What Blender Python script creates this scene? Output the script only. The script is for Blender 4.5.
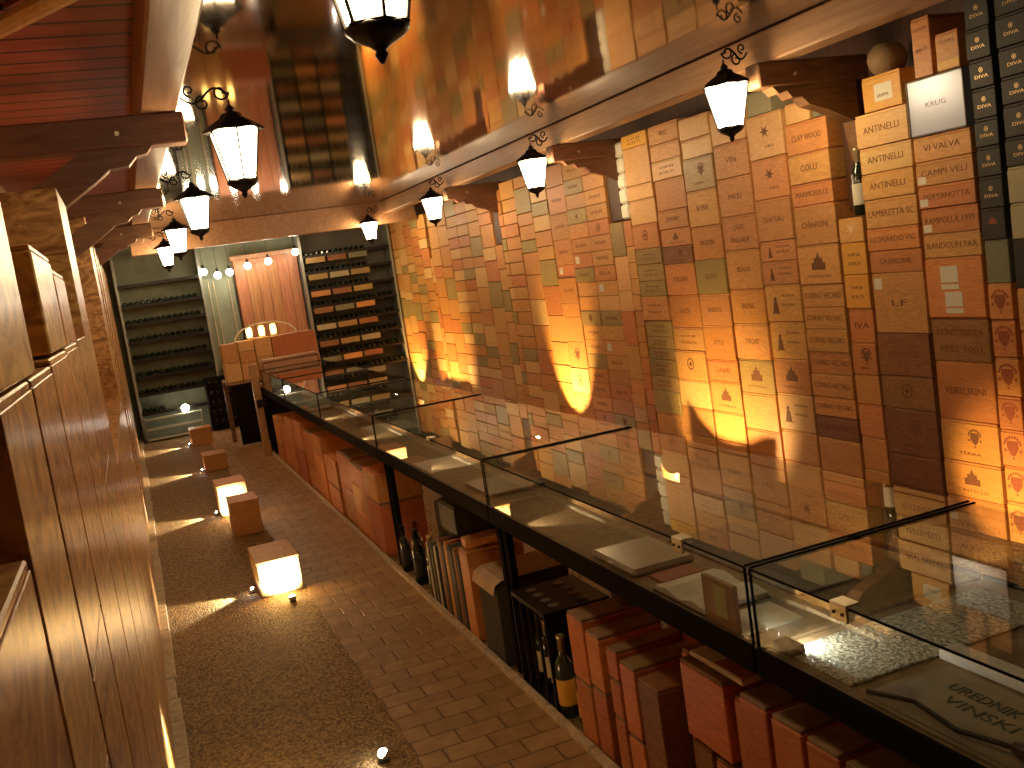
import bpy, bmesh, math, random
from mathutils import Vector, Matrix
S = bpy.context.scene
for o in list(bpy.data.objects): bpy.data.objects.remove(o)
C = S.collection
random.seed(7)
PI = math.pi

# ---------------------------------------------------------------- camera, world, exposure
YAW, PIT, ROL, FPX = 0.3539, -0.1235, -0.1477, 1001.3
fw = Vector((math.sin(YAW)*math.cos(PIT), math.cos(YAW)*math.cos(PIT), math.sin(PIT)))
r0 = Vector((math.cos(YAW), -math.sin(YAW), 0)); u0 = r0.cross(fw)
rt = r0*math.cos(ROL) + u0*math.sin(ROL); up = -r0*math.sin(ROL) + u0*math.cos(ROL)
cd = bpy.data.cameras.new('camera'); cam = bpy.data.objects.new('camera', cd); C.objects.link(cam)
cam.matrix_world = Matrix(((rt.x, up.x, -fw.x, 0), (rt.y, up.y, -fw.y, 0), (rt.z, up.z, -fw.z, 2.0), (0, 0, 0, 1)))
cd.sensor_width = 36; cd.lens = FPX/1024*36; cd.clip_start = 0.02; cd.clip_end = 60
S.camera = cam
W = bpy.data.worlds.new('world'); S.world = W; W.use_nodes = True
W.node_tree.nodes['Background'].inputs[0].default_value = (0.55, 0.30, 0.16, 1)
W.node_tree.nodes['Background'].inputs[1].default_value = 0.02
S.view_settings.view_transform = 'Standard'; S.view_settings.look = 'None'
S.view_settings.gamma = 1; S.view_settings.use_curve_mapping = False
S.view_settings.exposure = 0.5
LAMP_E = 42.0          # radiance of the lantern panes
MIRZ = 3.14

# ---------------------------------------------------------------- materials
MATS = {}
def newmat(n):
    m = bpy.data.materials.new(n); m.use_nodes = True; MATS[n] = m
    nt = m.node_tree; b = nt.nodes['Principled BSDF']; return m, nt, b
def plain(n, col, rough=0.6, metal=0.0, spec=0.5, bump=0.0, bs=60, var=0.0):
    m, nt, b = newmat(n)
    b.inputs['Base Color'].default_value = (*col, 1); b.inputs['Roughness'].default_value = rough
    b.inputs['Metallic'].default_value = metal; b.inputs['Specular IOR Level'].default_value = spec
    if bump or var:
        tc = nt.nodes.new('ShaderNodeTexCoord'); no = nt.nodes.new('ShaderNodeTexNoise')
        no.inputs['Scale'].default_value = bs; no.inputs['Detail'].default_value = 5
        nt.links.new(tc.outputs['Object'], no.inputs['Vector'])
        if bump:
            bp = nt.nodes.new('ShaderNodeBump'); bp.inputs['Strength'].default_value = bump; bp.inputs['Distance'].default_value = 0.01
            nt.links.new(no.outputs['Fac'], bp.inputs['Height']); nt.links.new(bp.outputs[0], b.inputs['Normal'])
        if var:
            cr = nt.nodes.new('ShaderNodeValToRGB'); e = cr.color_ramp.elements
            e[0].position = .35; e[1].position = .68
            e[0].color = (*[c*(1-var) for c in col], 1); e[1].color = (*[min(1, c*(1+var)) for c in col], 1)
            nt.links.new(no.outputs['Fac'], cr.inputs[0]); nt.links.new(cr.outputs[0], b.inputs['Base Color'])
    return m
def emis(n, col, s):
    m, nt, b = newmat(n)
    b.inputs['Base Color'].default_value = (*col, 1)
    b.inputs['Emission Color'].default_value = (*col, 1); b.inputs['Emission Strength'].default_value = s
    return m
def wood(n, c1, c2, rough=0.5, stretch=(1, 1, 9), scale=5.0, dist=3.0, objvar=0.25, bump=0.15, coat=0.0):
    """grain: noise-warped wave bands, stretched along the board; small hue shift per object"""
    m, nt, b = newmat(n)
    L = nt.links.new; N = nt.nodes.new
    tc = N('ShaderNodeTexCoord'); mp = N('ShaderNodeMapping'); mp.inputs['Scale'].default_value = stretch
    oi = N('ShaderNodeObjectInfo'); va = N('ShaderNodeVectorMath'); va.operation = 'MULTIPLY_ADD'
    va.inputs[1].default_value = (1, 1, 1)
    cmb = N('ShaderNodeCombineXYZ'); ml = N('ShaderNodeMath'); ml.operation = 'MULTIPLY'; ml.inputs[1].default_value = 37.0
    L(oi.outputs['Random'], ml.inputs[0]); L(ml.outputs[0], cmb.inputs[0]); L(ml.outputs[0], cmb.inputs[1]); L(ml.outputs[0], cmb.inputs[2])
    L(tc.outputs['Object'], mp.inputs['Vector']); L(mp.outputs[0], va.inputs[0]); L(cmb.outputs[0], va.inputs[2])
    no = N('ShaderNodeTexNoise'); no.inputs['Scale'].default_value = scale; no.inputs['Detail'].default_value = 6; no.inputs['Distortion'].default_value = dist
    L(va.outputs[0], no.inputs['Vector'])
    cr = N('ShaderNodeValToRGB'); e = cr.color_ramp.elements
    e[0].position = .33; e[1].position = .66; e[0].color = (*c1, 1); e[1].color = (*c2, 1)
    L(no.outputs['Fac'], cr.inputs[0])
    hs = N('ShaderNodeHueSaturation'); mr = N('ShaderNodeMapRange')
    mr.inputs['To Min'].default_value = 1-objvar; mr.inputs['To Max'].default_value = 1+objvar
    L(oi.outputs['Random'], mr.inputs['Value']); L(mr.outputs[0], hs.inputs['Value'])
    mr2 = N('ShaderNodeMapRange'); mr2.inputs['To Min'].default_value = .49; mr2.inputs['To Max'].default_value = .512
    f2 = N('ShaderNodeMath'); f2.operation = 'MULTIPLY'; f2.inputs[1].default_value = 7.31; f3 = N('ShaderNodeMath'); f3.operation = 'FRACT'
    L(oi.outputs['Random'], f2.inputs[0]); L(f2.outputs[0], f3.inputs[0]); L(f3.outputs[0], mr2.inputs['Value']); L(mr2.outputs[0], hs.inputs['Hue'])
    L(cr.outputs[0], hs.inputs['Color']); L(hs.outputs[0], b.inputs['Base Color'])
    b.inputs['Roughness'].default_value = rough
    if coat: b.inputs['Coat Weight'].default_value = coat; b.inputs['Coat Roughness'].default_value = .22
    bp = N('ShaderNodeBump'); bp.inputs['Strength'].default_value = bump; bp.inputs['Distance'].default_value = .004
    L(no.outputs['Fac'], bp.inputs['Height']); L(bp.outputs[0], b.inputs['Normal'])
    return m
pine = wood('pine_crate', (.56, .25, .07), (.72, .36, .115), .55, (2, 1.2, 7), objvar=.13)
pine_or = wood('pine_orange', (.56, .215, .055), (.70, .30, .085), .5, (2, 1.2, 7), objvar=.12)
pine_pl = wood('pine_pale', (.68, .37, .13), (.80, .48, .19), .5, (2, 1.2, 7), objvar=.15)
pine_gr = wood('pine_olive', (.33, .22, .07), (.45, .30, .10), .5, (2, 1.2, 7), objvar=.15)
pine_dk = wood('pine_dark', (.22, .085, .028), (.34, .14, .05), .55, (2, 1.2, 7), objvar=.2)
yellowc = wood('crate_yellow', (.72, .36, .04), (.80, .44, .07), .5, (2, 1.2, 7), objvar=.08)
left_wood = wood('varnished_pine', (.26, .095, .025), (.74, .42, .15), .34, (1, .8, 1.5), 4.2, 4.5, .12, .45, .2)
red_crate = wood('red_crate', (.50, .15, .045), (.66, .23, .07), .5, (2, 1.2, 7), objvar=.2)
beamw = wood('beam_wood', (.32, .155, .075), (.45, .25, .13), .42, (5, .35, 5), 4, 1.5, .1, .15, .2)
armw = wood('bracket_wood', (.16, .072, .036), (.25, .12, .06), .45, (.7, 4, 5), 4, 1.5, .1, .12)
postw = wood('post_wood', (.055, .025, .012), (.10, .045, .02), .5, (5, 5, .5), 4, 1.5, .1, .12)
blackc = plain('black_case', (.028, .026, .017), .6, var=.15)
greyg = plain('grey_green_case', (.20, .20, .12), .5, var=.1)
beigec = plain('beige_case', (.42, .38, .22), .5, var=.08)
ink = plain('brand_ink', (.20, .075, .028), .7)
inkr = plain('brand_ink_red', (.34, .085, .03), .7)
gold = plain('gold_print', (.85, .60, .28), .35, .3)
paper = plain('paper_label', (.74, .70, .56), .6)
whitep = plain('white_paper', (.78, .72, .60), .55, var=.05)
silver = plain('silver_lid', (.36, .40, .54), .3, .1)
iron = plain('black_iron', (.018, .015, .013), .4, .6)
blackw = plain('black_frame', (.010, .008, .006), .75, 0, .03)
tabtop = plain('table_cloth_felt', (.30, .20, .10), .75, var=.2, bs=30)
cloth = plain('dark_grey_cloth', (.05, .042, .034), .85, bump=.2)
brass = plain('brass', (.62, .56, .38), .35, .6)
steel = plain('rack_steel', (.30, .30, .25), .35, .4)
greywall = plain('grey_plaster', (.25, .27, .18), .7, var=.15, bs=4)
wicker = plain('wicker', (.30, .19, .09), .7, bump=.5, bs=40)
leather = wood('tan_leather', (.36, .19, .10), (.46, .26, .14), .4, (1, 1, 1), 9, .5, .05)
stone = plain('kerb_stone', (.52, .42, .27), .7, bump=.4, bs=25, var=.2)
gdark = plain('bottle_dark', (.012, .018, .010), .12, 0, .8)
ggreen = plain('bottle_green', (.03, .05, .02), .12, 0, .8)
foil = plain('bottle_foil', (.25, .03, .03), .3, .4)
foilg = plain('bottle_foil_pale', (.62, .50, .30), .3, .5)
darkceil = wood('dark_boards', (.07, .03, .02), (.12, .05, .03), .5, (.5, 6, 1), 4, 1, 0, .1)
spark = plain('crystal_gravel', (.50, .48, .36), .25, 0, .8, bump=.9, bs=90, var=.5)
redb = plain('red_paper', (.40, .12, .06), .6)
def plankmat():
    m = wood('red_planks', (.30, .060, .025), (.44, .11, .045), .42, (.6, 5, 1), 4, 1, 0, .1)
    nt = m.node_tree; b = nt.nodes['Principled BSDF']; L = nt.links.new; N = nt.nodes.new
    tc = N('ShaderNodeTexCoord'); sp = N('ShaderNodeSeparateXYZ'); L(tc.outputs['Object'], sp.inputs[0])
    a = N('ShaderNodeMath'); a.operation = 'MULTIPLY'; a.inputs[1].default_value = 1/.2; L(sp.outputs[1], a.inputs[0])
    f = N('ShaderNodeMath'); f.operation = 'FRACT'; L(a.outputs[0], f.inputs[0])
    g = N('ShaderNodeMath'); g.operation = 'GREATER_THAN'; g.inputs[1].default_value = .13; L(f.outputs[0], g.inputs[0])
    mx = N('ShaderNodeMix'); mx.data_type = 'RGBA'; mx.inputs[6].default_value = (.03, .01, .006, 1)
    src = b.inputs['Base Color'].links[0].from_socket
    L(g.outputs[0], mx.inputs[0]); L(src, mx.inputs[7]); L(mx.outputs[2], b.inputs['Base Color'])
    return m
planks = plankmat()
def gravelmat():
    m, nt, b = newmat('brown_gravel'); L = nt.links.new; N = nt.nodes.new
    tc = N('ShaderNodeTexCoord'); v = N('ShaderNodeTexVoronoi'); v.inputs['Scale'].default_value = 75
    L(tc.outputs['Object'], v.inputs['Vector'])
    cr = N('ShaderNodeValToRGB'); e = cr.color_ramp.elements
    e[0].position = .1; e[1].position = .9; e[0].color = (.11, .060, .018, 1); e[1].color = (.43, .28, .105, 1)
    L(v.outputs['Color'], cr.inputs[0]); L(cr.outputs[0], b.inputs['Base Color'])
    bp = N('ShaderNodeBump'); bp.invert = True; bp.inputs['Strength'].default_value = .8; bp.inputs['Distance'].default_value = .01
    L(v.outputs['Distance'], bp.inputs['Height']); L(bp.outputs[0], b.inputs['Normal']); b.inputs['Roughness'].default_value = .7
    return m
gravel = gravelmat()
def brickmat():
    m, nt, b = newmat('brick_paving'); L = nt.links.new; N = nt.nodes.new
    tc = N('ShaderNodeTexCoord'); br = N('ShaderNodeTexBrick')
    no0 = N('ShaderNodeTexNoise'); no0.inputs['Scale'].default_value = 6
    mxv = N('ShaderNodeMix'); mxv.data_type = 'RGBA'; mxv.inputs[0].default_value = .012
    L(tc.outputs['Object'], no0.inputs['Vector']); L(tc.outputs['Object'], mxv.inputs[6]); L(no0.outputs['Color'], mxv.inputs[7])
    L(mxv.outputs[2], br.inputs['Vector'])
    br.inputs['Scale'].default_value = 1; br.inputs['Brick Width'].default_value = .20; br.inputs['Row Height'].default_value = .135
    br.inputs['Mortar Size'].default_value = .007; br.inputs['Mortar Smooth'].default_value = .6
    br.inputs['Color1'].default_value = (.40, .235, .085, 1); br.inputs['Color2'].default_value = (.52, .33, .13, 1); br.inputs['Mortar'].default_value = (.26, .14, .055, 1)
    no = N('ShaderNodeTexNoise'); no.inputs['Scale'].default_value = 12; no.inputs['Detail'].default_value = 6
    L(tc.outputs['Object'], no.inputs['Vector'])
    mx = N('ShaderNodeMix'); mx.data_type = 'RGBA'; mx.blend_type = 'MULTIPLY'; mx.inputs[0].default_value = .6
    cr = N('ShaderNodeValToRGB'); cr.color_ramp.elements[0].position = .3; cr.color_ramp.elements[0].color = (.55, .5, .42, 1); cr.color_ramp.elements[1].position = .65
    L(no.outputs['Fac'], cr.inputs[0]); L(br.outputs['Color'], mx.inputs[6]); L(cr.outputs[0], mx.inputs[7]); L(mx.outputs[2], b.inputs['Base Color'])
    ad = N('ShaderNodeMath'); ad.operation = 'MULTIPLY_ADD'; ad.inputs[1].default_value = -1.5
    L(br.outputs['Fac'], ad.inputs[0]); L(no.outputs['Fac'], ad.inputs[2])
    bp = N('ShaderNodeBump'); bp.inputs['Strength'].default_value = .7; bp.inputs['Distance'].default_value = .012
    L(ad.outputs[0], bp.inputs['Height']); L(bp.outputs[0], b.inputs['Normal']); b.inputs['Roughness'].default_value = .5
    return m
brick = brickmat()
def glassmat():
    m = bpy.data.materials.new('clear_glass'); m.use_nodes = True; nt = m.node_tree; nt.nodes.clear(); N = nt.nodes.new; L = nt.links.new
    o = N('ShaderNodeOutputMaterial'); mx = N('ShaderNodeMixShader'); fr = N('ShaderNodeFresnel'); fr.inputs[0].default_value = 1.5
    t = N('ShaderNodeBsdfTransparent'); t.inputs[0].default_value = (.95, .965, .95, 1)
    g = N('ShaderNodeBsdfGlossy'); g.inputs['Roughness'].default_value = .0
    geo = N('ShaderNodeNewGeometry')
    # thin pane: outer faces reflect, inner faces are plain so the pane reads once
    sub = N('ShaderNodeMath'); sub.operation = 'SUBTRACT'; sub.inputs[0].default_value = 1; L(geo.outputs['Backfacing'], sub.inputs[1])
    ml = N('ShaderNodeMath'); ml.operation = 'MULTIPLY'; L(fr.outputs[0], ml.inputs[0]); L(sub.outputs[0], ml.inputs[1])
    m2 = N('ShaderNodeMath'); m2.operation = 'MULTIPLY'; m2.use_clamp = True; m2.inputs[1].default_value = 1.6; L(ml.outputs[0], m2.inputs[0])
    L(m2.outputs[0], mx.inputs[0]); L(t.outputs[0], mx.inputs[1]); L(g.outputs[0], mx.inputs[2]); L(mx.outputs[0], o.inputs[0])
    return m
glass = glassmat()
mirror = plain('mirror_ceiling', (.33, .25, .19), .06, 1.0)
lampm = emis('lantern_glow', (1.0, .74, .41), LAMP_E)
bulbm = emis('bulb_glow', (1.0, .88, .68), 30)
spotm = emis('spot_lens', (1.0, .93, .84), 90)

# ---------------------------------------------------------------- mesh helpers
def box(bm, x0, x1, y0, y1, z0, z1, bev=0.0):
    r = bmesh.ops.create_cube(bm, size=1, matrix=Matrix.Translation(((x0+x1)/2, (y0+y1)/2, (z0+z1)/2)) @ Matrix.Diagonal((abs(x1-x0), abs(y1-y0), abs(z1-z0), 1)))
    if bev:
        es = list({e for v in r['verts'] for e in v.link_edges})
        bmesh.ops.bevel(bm, geom=es, offset=bev, segments=1, affect='EDGES', clamp_overlap=True)
def prism(bm, pts, y0, y1):
    """polygon in XZ extruded along Y"""
    a = [bm.verts.new((x, y0, z)) for x, z in pts]; b = [bm.verts.new((x, y1, z)) for x, z in pts]
    n = len(pts)
    fs = [bm.faces.new(a), bm.faces.new(b[::-1])]
    for i in range(n): fs.append(bm.faces.new((a[i], b[i], b[(i+1) % n], a[(i+1) % n])))
    bmesh.ops.recalc_face_normals(bm, faces=fs)
def prism_x(bm, pts, x0, x1):
    a = [bm.verts.new((x0, y, z)) for y, z in pts]; b = [bm.verts.new((x1, y, z)) for y, z in pts]
    n = len(pts); fs = [bm.faces.new(a), bm.faces.new(b[::-1])]
    for i in range(n): fs.append(bm.faces.new((a[i], b[i], b[(i+1) % n], a[(i+1) % n])))
    bmesh.ops.recalc_face_normals(bm, faces=fs)
def lathe(bm, prof, n=16, M=Matrix()):
    rings = []
    for r, z in prof:
        rings.append([bm.verts.new(M @ Vector((r*math.cos(2*PI*k/n), r*math.sin(2*PI*k/n), z))) for k in range(n)])
    fs = []
    for a, b in zip(rings, rings[1:]):
        for k in range(n): fs.append(bm.faces.new((a[k], a[(k+1) % n], b[(k+1) % n], b[k])))
    fs.append(bm.faces.new(rings[0][::-1])); fs.append(bm.faces.new(rings[-1]))
    bmesh.ops.recalc_face_normals(bm, faces=fs)
def tube(bm, pts, r, n=8):
    pts = [Vector(p) for p in pts]; rings = []
    for i, p in enumerate(pts):
        t = (pts[min(i+1, len(pts)-1)]-pts[max(i-1, 0)]).normalized()
        a = t.cross(Vector((0.13, 1, 0.21))).normalized(); b = t.cross(a)
        rings.append([bm.verts.new(p + r*(a*math.cos(2*PI*k/n)+b*math.sin(2*PI*k/n))) for k in range(n)])
    fs = []
    for a, b in zip(rings, rings[1:]):
        for k in range(n): fs.append(bm.faces.new((a[k], a[(k+1) % n], b[(k+1) % n], b[k])))
    fs.append(bm.faces.new(rings[0][::-1])); fs.append(bm.faces.new(rings[-1]))
    bmesh.ops.recalc_face_normals(bm, faces=fs)
def obj(name, bm, mat, parent=None, loc=(0, 0, 0), smooth=False):
    me = bpy.data.meshes.new(name); bm.to_mesh(me); bm.free()
    if smooth:
        for p in me.polygons: p.use_smooth = True
    me.materials.append(mat); o = bpy.data.objects.new(name, me); C.objects.link(o); o.location = loc
    if parent: o.parent = parent
    return o
def tag(o, label, cat, group=None, kind=None):
    o['label'] = label; o['category'] = cat
    if group: o['group'] = group
    if kind: o['kind'] = kind
    return o
def thing(name, label, cat, loc=(0, 0, 0), group=None, rz=0):
    o = bpy.data.objects.new(name, None); o.empty_display_size = .1; C.objects.link(o); o.location = loc; o.rotation_euler[2] = rz
    return tag(o, label, cat, group)
def struct(name, bm, mat):
    o = obj(name, bm, mat); o['kind'] = 'structure'; return o
def B(*boxes, bev=0.0):
    bm = bmesh.new()
    for b in boxes: box(bm, *b, bev=bev)
    return bm
ORD = ['zeroth', 'first', 'second', 'third', 'fourth', 'fifth', 'sixth', 'seventh', 'eighth', 'ninth', 'tenth', 'eleventh', 'twelfth', 'thirteenth', 'fourteenth',
       'fifteenth', 'sixteenth', 'seventeenth', 'eighteenth', 'nineteenth', 'twentieth', 'twenty-first', 'twenty-second', 'twenty-third', 'twenty-fourth', 'twenty-fifth',
       'twenty-sixth', 'twenty-seventh', 'twenty-eighth', 'twenty-ninth', 'thirtieth']
_txt = {}
def textmesh(s, mat):
    k = (s, mat.name)
    if k in _txt: return _txt[k]
    cu = bpy.data.curves.new('t', 'FONT'); cu.body = s; cu.align_x = 'CENTER'; cu.align_y = 'CENTER'; cu.size = 1; cu.resolution_u = 2; cu.extrude = .01
    o = bpy.data.objects.new('t', cu); C.objects.link(o); dg = bpy.context.evaluated_depsgraph_get()
    me = bpy.data.meshes.new_from_object(o.evaluated_get(dg)); bpy.data.objects.remove(o); me.materials.clear(); me.materials.append(mat)
    xs = [v.co.x for v in me.vertices]; me['w'] = max(xs)-min(xs); _txt[k] = me; return me
WALL_R = Matrix(((0, 0, -1), (-1, 0, 0), (0, 1, 0))).to_4x4()     # writing on a face that looks towards -X
WALL_L = Matrix(((0, 0, 1), (1, 0, 0), (0, 1, 0))).to_4x4()       # writing on a face that looks towards +X
FACE_Y = Matrix(((1, 0, 0), (0, 0, -1), (0, 1, 0))).to_4x4()      # writing on a face that looks towards -Y
FLAT = Matrix(((0, -1, 0), (1, 0, 0), (0, 0, 1))).to_4x4()
def writing(s, parent, loc, width, height, rot=WALL_R, mat=None, name='lettering'):
    me = textmesh(s, mat or ink); o = bpy.data.objects.new(name, me); C.objects.link(o); o.parent = parent
    sx = width/me['w']; sy = height/.72
    o.matrix_local = Matrix.Translation(loc) @ rot @ Matrix.Diagonal((sx, sy, .05, 1)); return o
_emb = {}
def emblem_mesh(kind, mat):
    k = (kind, mat.name)
    if k in _emb: return _emb[k]
    bm = bmesh.new()
    def poly(pts, h=.01):
        a = [bm.verts.new((x, y, -h)) for x, y in pts]; b = [bm.verts.new((x, y, h)) for x, y in pts]
        bm.faces.new(a[::-1]); bm.faces.new(b)
        for i in range(len(pts)): bm.faces.new((a[i], a[(i+1) % len(pts)], b[(i+1) % len(pts)], b[i]))
    def disc(cx, cy, r, n=12, ry=None): poly([(cx+r*math.cos(2*PI*i/n), cy+(ry or r)*math.sin(2*PI*i/n)) for i in range(n)])
    if kind == 'crest':
        poly([(-.3, .30), (.3, .30), (.32, -.02), (.16, -.30), (0, -.42), (-.16, -.30), (-.32, -.02)])
        for i in range(9):
            a = PI*(i+.5)/9; disc(.45*math.cos(a), .1+.38*math.sin(a), .07, 6)
        disc(-.42, -.15, .08, 6); disc(.42, -.15, .08, 6); disc(0, -.52, .06, 6)
    elif kind == 'star':
        pts = []
        for i in range(12):
            r = .48 if i % 2 == 0 else .17; pts.append((r*math.cos(2*PI*i/12), .8*r*math.sin(2*PI*i/12)))
        poly(pts)
    elif kind == 'figure':
        poly([(-.28, -.45), (.28, -.45), (.2, -.05), (.12, .2), (-.12, .2), (-.2, -.05)]); disc(0, .32, .13, 8); poly([(-.4, -.5), (.4, -.5), (.4, -.46), (-.4, -.46)])
    elif kind == 'house':
        poly([(-.45, -.3), (.45, -.3), (.45, 0), (.28, .02), (.28, .2), (.12, .2), (0, .45), (-.12, .2), (-.28, .2), (-.28, .02), (-.45, 0)])
    elif kind == 'ring':
        n = 16; o1 = [(.45*math.cos(2*PI*i/n), .45*math.sin(2*PI*i/n)) for i in range(n)]; i1 = [(.34*math.cos(2*PI*i/n), .34*math.sin(2*PI*i/n)) for i in range(n)]
        for i in range(n): poly([o1[i], o1[(i+1) % n], i1[(i+1) % n], i1[i]])
        disc(0, 0, .18, 8)
    me = bpy.data.meshes.new('emblem'); bmesh.ops.recalc_face_normals(bm, faces=bm.faces); bm.to_mesh(me); bm.free(); me.materials.append(mat); _emb[k] = me; return me
def emblem(kind, parent, loc, size, rot=WALL_R, mat=None):
    o = bpy.data.objects.new('emblem', emblem_mesh(kind, mat or ink)); C.objects.link(o); o.parent = parent
    o.matrix_local = Matrix.Translation(loc) @ rot @ Matrix.Diagonal((size, size, .05, 1)); return o

def crate(x0, x1, y0, y1, z0, z1, mat, label, group, face='-x', lid=True, gap=.006, lidm=None, bv=.004):
    """wine crate: box with a slid-in lid board; origin at the middle of its base"""
    cx, cy = (x0+x1)/2, (y0+y1)/2; w, d, h = (x1-x0)/2, (y1-y0)/2-gap, z1-z0-gap*.6
    t = thing('wine_crate', label, 'crate', (cx, cy, z0), group)
    lt = min(.012, h*.12)
    if lid:
        obj('body', B((-w, w, -d, d, 0, h-lt-.0015), bev=bv), mat, t)
        obj('lid', B((-w+.003, w-.002, -d+.003, d-.003, h-lt-.0015, h), bev=.003), lidm or mat, t)
    else:
        obj('body', B((-w, w, -d, d, 0, h), bev=bv), mat, t)
    return t, w, d, h
WC = [0]

# ---------------------------------------------------------------- room shell
XL, XR, YF, YN = -.70, 4.80, 17.25, -1.3
struct('floor', B((XL, XR, YN, YF, -.10, -.004)), gravel)
struct('wall_left', B((XL-.1, XL, YN, YF, -.1, MIRZ)), wood('wall_boards', (.50, .27, .09), (.62, .36, .14), .5, (4, 4, .6), 4, 1.5, 0, .1))
struct('wall_right', B((XR, XR+.1, YN, YF, -.1, MIRZ)), darkceil)
struct('wall_far', B((XL-.1, XR+.1, YF, YF+.1, -.1, MIRZ)), greywall)
struct('wall_near', B((XL-.1, XR+.1, YN-.1, YN, -.1, MIRZ)), pine_dk)
ce = struct('ceiling', B((XL-.1, XR+.1, YN-.1, YF+.1, MIRZ+.012, MIRZ+.12)), darkceil)
def slab(pts, z0, z1):
    bm = bmesh.new(); a = [bm.verts.new((x, y, z0)) for x, y in pts]; b = [bm.verts.new((x, y, z1)) for x, y in pts]
    fs = [bm.faces.new(a), bm.faces.new(b[::-1])] + [bm.faces.new((a[i], b[i], b[(i+1) % len(pts)], a[(i+1) % len(pts)])) for i in range(len(pts))]
    bmesh.ops.recalc_face_normals(bm, faces=fs); return bm
struct('trim_1', slab([(XL, 4.75), (.235, 3.35), (.235, YF), (XL, YF)], MIRZ-.02, MIRZ+.011), planks)          # red boards over the left side
struct('trim_2', slab([(XL, YN), (.235, YN), (.235, 3.34), (XL, 4.74)], MIRZ-.005, MIRZ+.011), darkceil)
mp = obj('mirror_panel', B((.42, 3.87, YN, YF, MIRZ, MIRZ+.011)), mirror); mp['kind'] = 'structure'; mp.name = 'trim_3'
struct('trim_4', B((.80, 1.40, YN, 16.4, -.004, .004)), brick).name = 'trim_4'
bm = bmesh.new(); yy = YN
while yy < YF-.4:
    L_ = random.uniform(.28, .5); box(bm, -.165-random.uniform(0, .0), -.098+random.uniform(-.008, .008), yy, yy+L_-.008, -.004, .022, bev=.004); yy += L_
struct('trim_5', bm, stone)
bm = bmesh.new(); yy = YN
while yy < 12.6:
    L_ = random.uniform(.28, .5); box(bm, 1.401, 1.435, yy, yy+L_-.008, -.004, .03, bev=.004); yy += L_
struct('trim_6', bm, stone)

# ---------------------------------------------------------------- beams, brackets
b1 = obj('ceiling_beam', B((.235, .415, YN, 14.98, 2.945, MIRZ), bev=.012), beamw); tag(b1, 'long pale timber beam running along the ceiling above the left row of lanterns', 'beam')
b2 = obj('ceiling_beam', B((3.88, 4.06, YN, 14.98, 2.945, MIRZ), bev=.012), beamw); tag(b2, 'long pale timber beam running along the ceiling beside the wall of stencilled crates', 'beam')
b3 = obj('ceiling_beam', B((.237, 4.40, 15.0, 15.2, 2.80, MIRZ-.0005), bev=.008), beamw); tag(b3, 'timber beam crossing the room in front of the far bottle racks', 'beam')
PY = [2.2, 5.28, 8.42, 11.6, 14.6]
near = ['nearest of the row', 'second from the camera', 'third from the camera', 'fourth from the camera', 'farthest of the row']
def bracket(side, y, k):
    nm = 'dark timber bracket under the %s beam, %s' % ('left' if side < 0 else 'right', near[k])
    t = thing('roof_bracket', nm, 'bracket', (0, y, 0), 'timber brackets under the beams')
    if side < 0:
        if k == 0: return
        obj('arm', B((-.62, .44, -.07, .07, 2.795, 2.943), bev=.008), armw, t)
        bm = bmesh.new(); prism(bm, [(.27, 2.794), (.24, 2.76), (.19, 2.75), (.15, 2.71), (.06, 2.70), (.0, 2.655), (-.17, 2.545), (-.62, 2.29), (-.62, 2.44), (-.32, 2.63), (-.05, 2.794)], -.055, .055)
        obj('brace', bm, armw, t)
    else:
        obj('arm', B((3.79, 4.62, -.07, .07, 2.795, 2.943), bev=.008), armw, t)
        bm = bmesh.new(); prism(bm, [(3.89, 2.794), (3.93, 2.75), (3.99, 2.765), (4.03, 2.72), (4.10, 2.72), (4.15, 2.67), (4.28, 2.63), (4.48, 2.54), (4.52, 2.30), (4.52, 2.794)], -.055, -.001 if k > 1 else .055)
        obj('brace', bm, armw, t)
        obj('post', B((4.521 if k == 1 else 4.445, 4.62, .0 if k == 1 else .005, .13 if k == 1 else .245, 1.98 if k == 1 else 2.20, 2.794), bev=.006), postw, t)
    bm = bmesh.new(); lathe(bm, [(.011, 0), (.011, .012)], 10, Matrix.Translation((.12 if side < 0 else 4.05, -.071, 2.86)) @ Matrix.Rotation(PI/2, 4, 'X')); obj('peg', bm, brass, t)
for k in range(4): bracket(-1, PY[k], k) if k else None
for k in range(1, 4): bracket(1, PY[k], k)

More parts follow.
